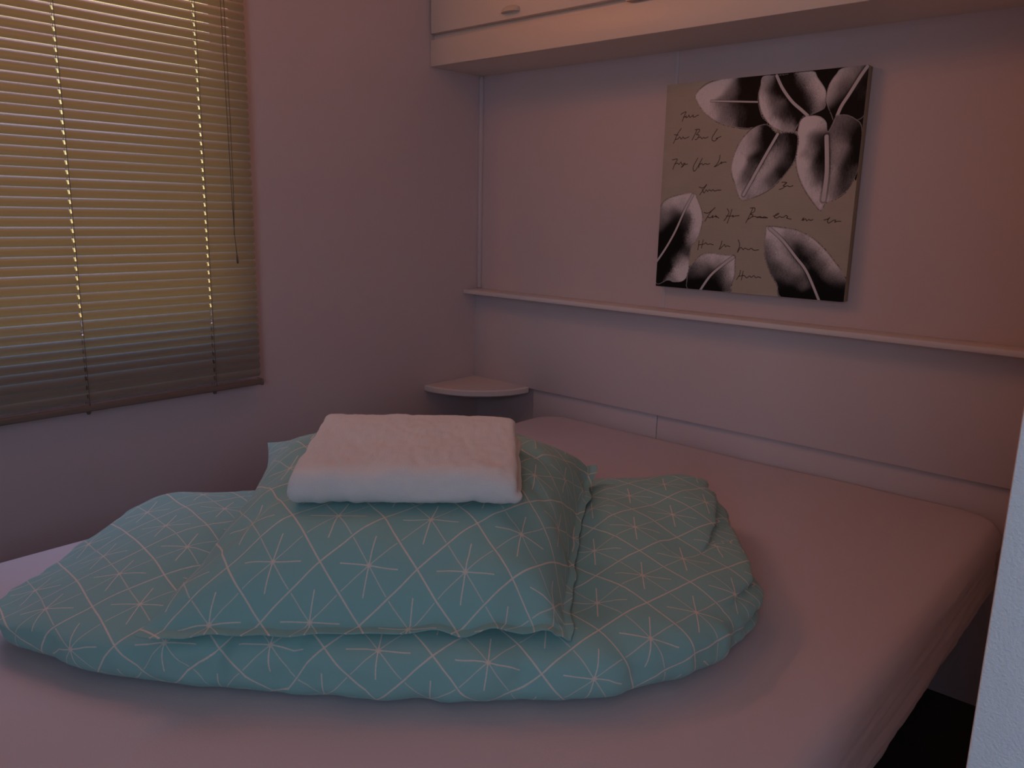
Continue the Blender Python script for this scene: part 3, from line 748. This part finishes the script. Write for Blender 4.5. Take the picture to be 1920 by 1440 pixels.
pw = tag(pillow(), 'plump mint green star-patterned pillow lying on the folded duvet', 'pillow')
bv_p = bvh_of(pw)

def towel():
    # a folded slab: one continuous sheet doubled over at the front, layers showing on the right side
    FLt, FRt, BRt, BLt = [np.array(c) for c in TOWEL_Q]
    TH = 0.0225; NS, NT = 90, 0
    # path in (t: 0 front .. 1 back, h: height of the layer's middle)
    path = []
    for i in range(26): path.append((1-i/25*0.93, 2.5))         # upper layer back -> front
    for i in range(1, 12):
        a = i/12*math.pi; path.append((0.07 - 0.055*math.sin(a)*1.15, 1.75+0.75*math.cos(a)))
    for i in range(26): path.append((0.07+i/25*0.91, 1.0))
    m_ = len(path)
    def base(u, v):
        x, y, _ = world(u, v, 0); return height(bv_p, x, y, 0.70)
    V = []; F = []
    def place(s, t, h, off, which):
        a = s; b = t
        p = (FLt*(1-a)+FRt*a)*(1-b) + (BLt*(1-a)+BRt*a)*b
        lower = 1 if h < 1.5 else 0
        u = p[0] + (0.008*a if lower else 0) + 0.004*nz(b*5, h, 2)*(2*a-1); v = p[1] + 0.004*nz(a*5, 3, h)
        ed = min(1, min(s, 1-s)/0.04)
        ed = math.sqrt(max(0, ed*(2-ed)))
        return u, v, ed
    rows = []
    for k_ in range(m_):
        t, h = path[k_]
        t0, h0 = path[max(0, k_-1)]; t1, h1 = path[min(m_-1, k_+1)]
        tx, hx = (t1-t0)*0.27, (h1-h0)*TH; L_ = math.hypot(tx, hx) or 1
        nx, nh = -hx/L_, tx/L_
        rows.append((t, h, nx, nh))
    hb = {}
    def bz(s, t):
        key = (round(s, 3), round(t, 3))
        if key not in hb:
            u, v, _ = place(s, t, 1, 0, 0)
            hb[key] = max(base(u, v) + 0.001, PRESS[0] + PRESS[1]*(v+0.2) + 0.001)
        return hb[key]
    grid = {}
    for sd in (1, -1):
        for k_, (t, h, nx, nh) in enumerate(rows):
            for i in range(NS+1):
                s = i/NS
                u, v, ed = place(s, t, h, 0, 0)
                half = 0.5*TH*0.96*(ed if 0 < i < NS else 0.0)
                if k_ in (0, m_-1): half *= 0.45
                b0 = bz(s, min(1, max(0, t)))
                z = b0 + 0.0045 + (h-0.5)*TH
                z += 0.005*nz(s*4, t*3, h) + 0.0022*nz(s*26, t*22, h+sd) + 0.0012*nz(s*70, t*55, h+sd)
                z += sd*(-nh)*half * 1.0
                # taper so the pile slumps a little at the sides
                z -= 0.006*(h/2.5)*(abs(2*s-1)**6)
                vv = v + sd*(-nx)*half
                grid[(sd, k_, i)] = (u + 0.0030*nz(s*9, t*18, h) + 0.0014*nz(s*50, t*60, h), vv + 0.003*nz(s*12, h*2, 5), z)
    idx = {}
    for sd in (1, -1):
        for k_ in range(m_):
            for i in range(NS+1):
                if sd < 0 and i in (0, NS): idx[(sd, k_, i)] = idx[(1, k_, i)]; continue
                idx[(sd, k_, i)] = len(V); V.append(world(*grid[(sd, k_, i)]))
    for sd in (1, -1):
        for k_ in range(m_-1):
            for i in range(NS):
                f = (idx[(sd, k_, i)], idx[(sd, k_, i+1)], idx[(sd, k_+1, i+1)], idx[(sd, k_+1, i)])
                F.append(f if sd < 0 else f[::-1])
    for k_ in (0, m_-1):
        for i in range(NS):
            f = [idx[(1, k_, i)], idx[(1, k_, i+1)], idx[(-1, k_, i+1)], idx[(-1, k_, i)]]
            g = []
            for q in f:
                if q not in g: g.append(q)
            if len(g) > 2: F.append(g)
    o = mesh_obj('bath_towel', V, F, M_towel)
    ss = o.modifiers.new('subdivision', 'SUBSURF'); ss.levels = 1; ss.render_levels = 1
    return o
tw = tag(towel(), 'thick white terry towel folded into a rectangle on top of the pillow', 'towel')

# ------------------------------------------------------------------ ceiling lamp (above the frame)
lamp = tag(empty('ceiling_lamp', (LAMP_LOC[0], LAMP_LOC[1], ZC)), 'small round flush ceiling lamp above the bed', 'lamp')
bm = bmesh.new(); tube(bm, [(LAMP_LOC[0], LAMP_LOC[1], ZC-0.001), (LAMP_LOC[0], LAMP_LOC[1], ZC-0.03)], [0.11, 0.105], 32)
lb = bm_obj('lamp_base', bm, M_frame, smooth=True, angle=40)
adopt(lamp, lb)
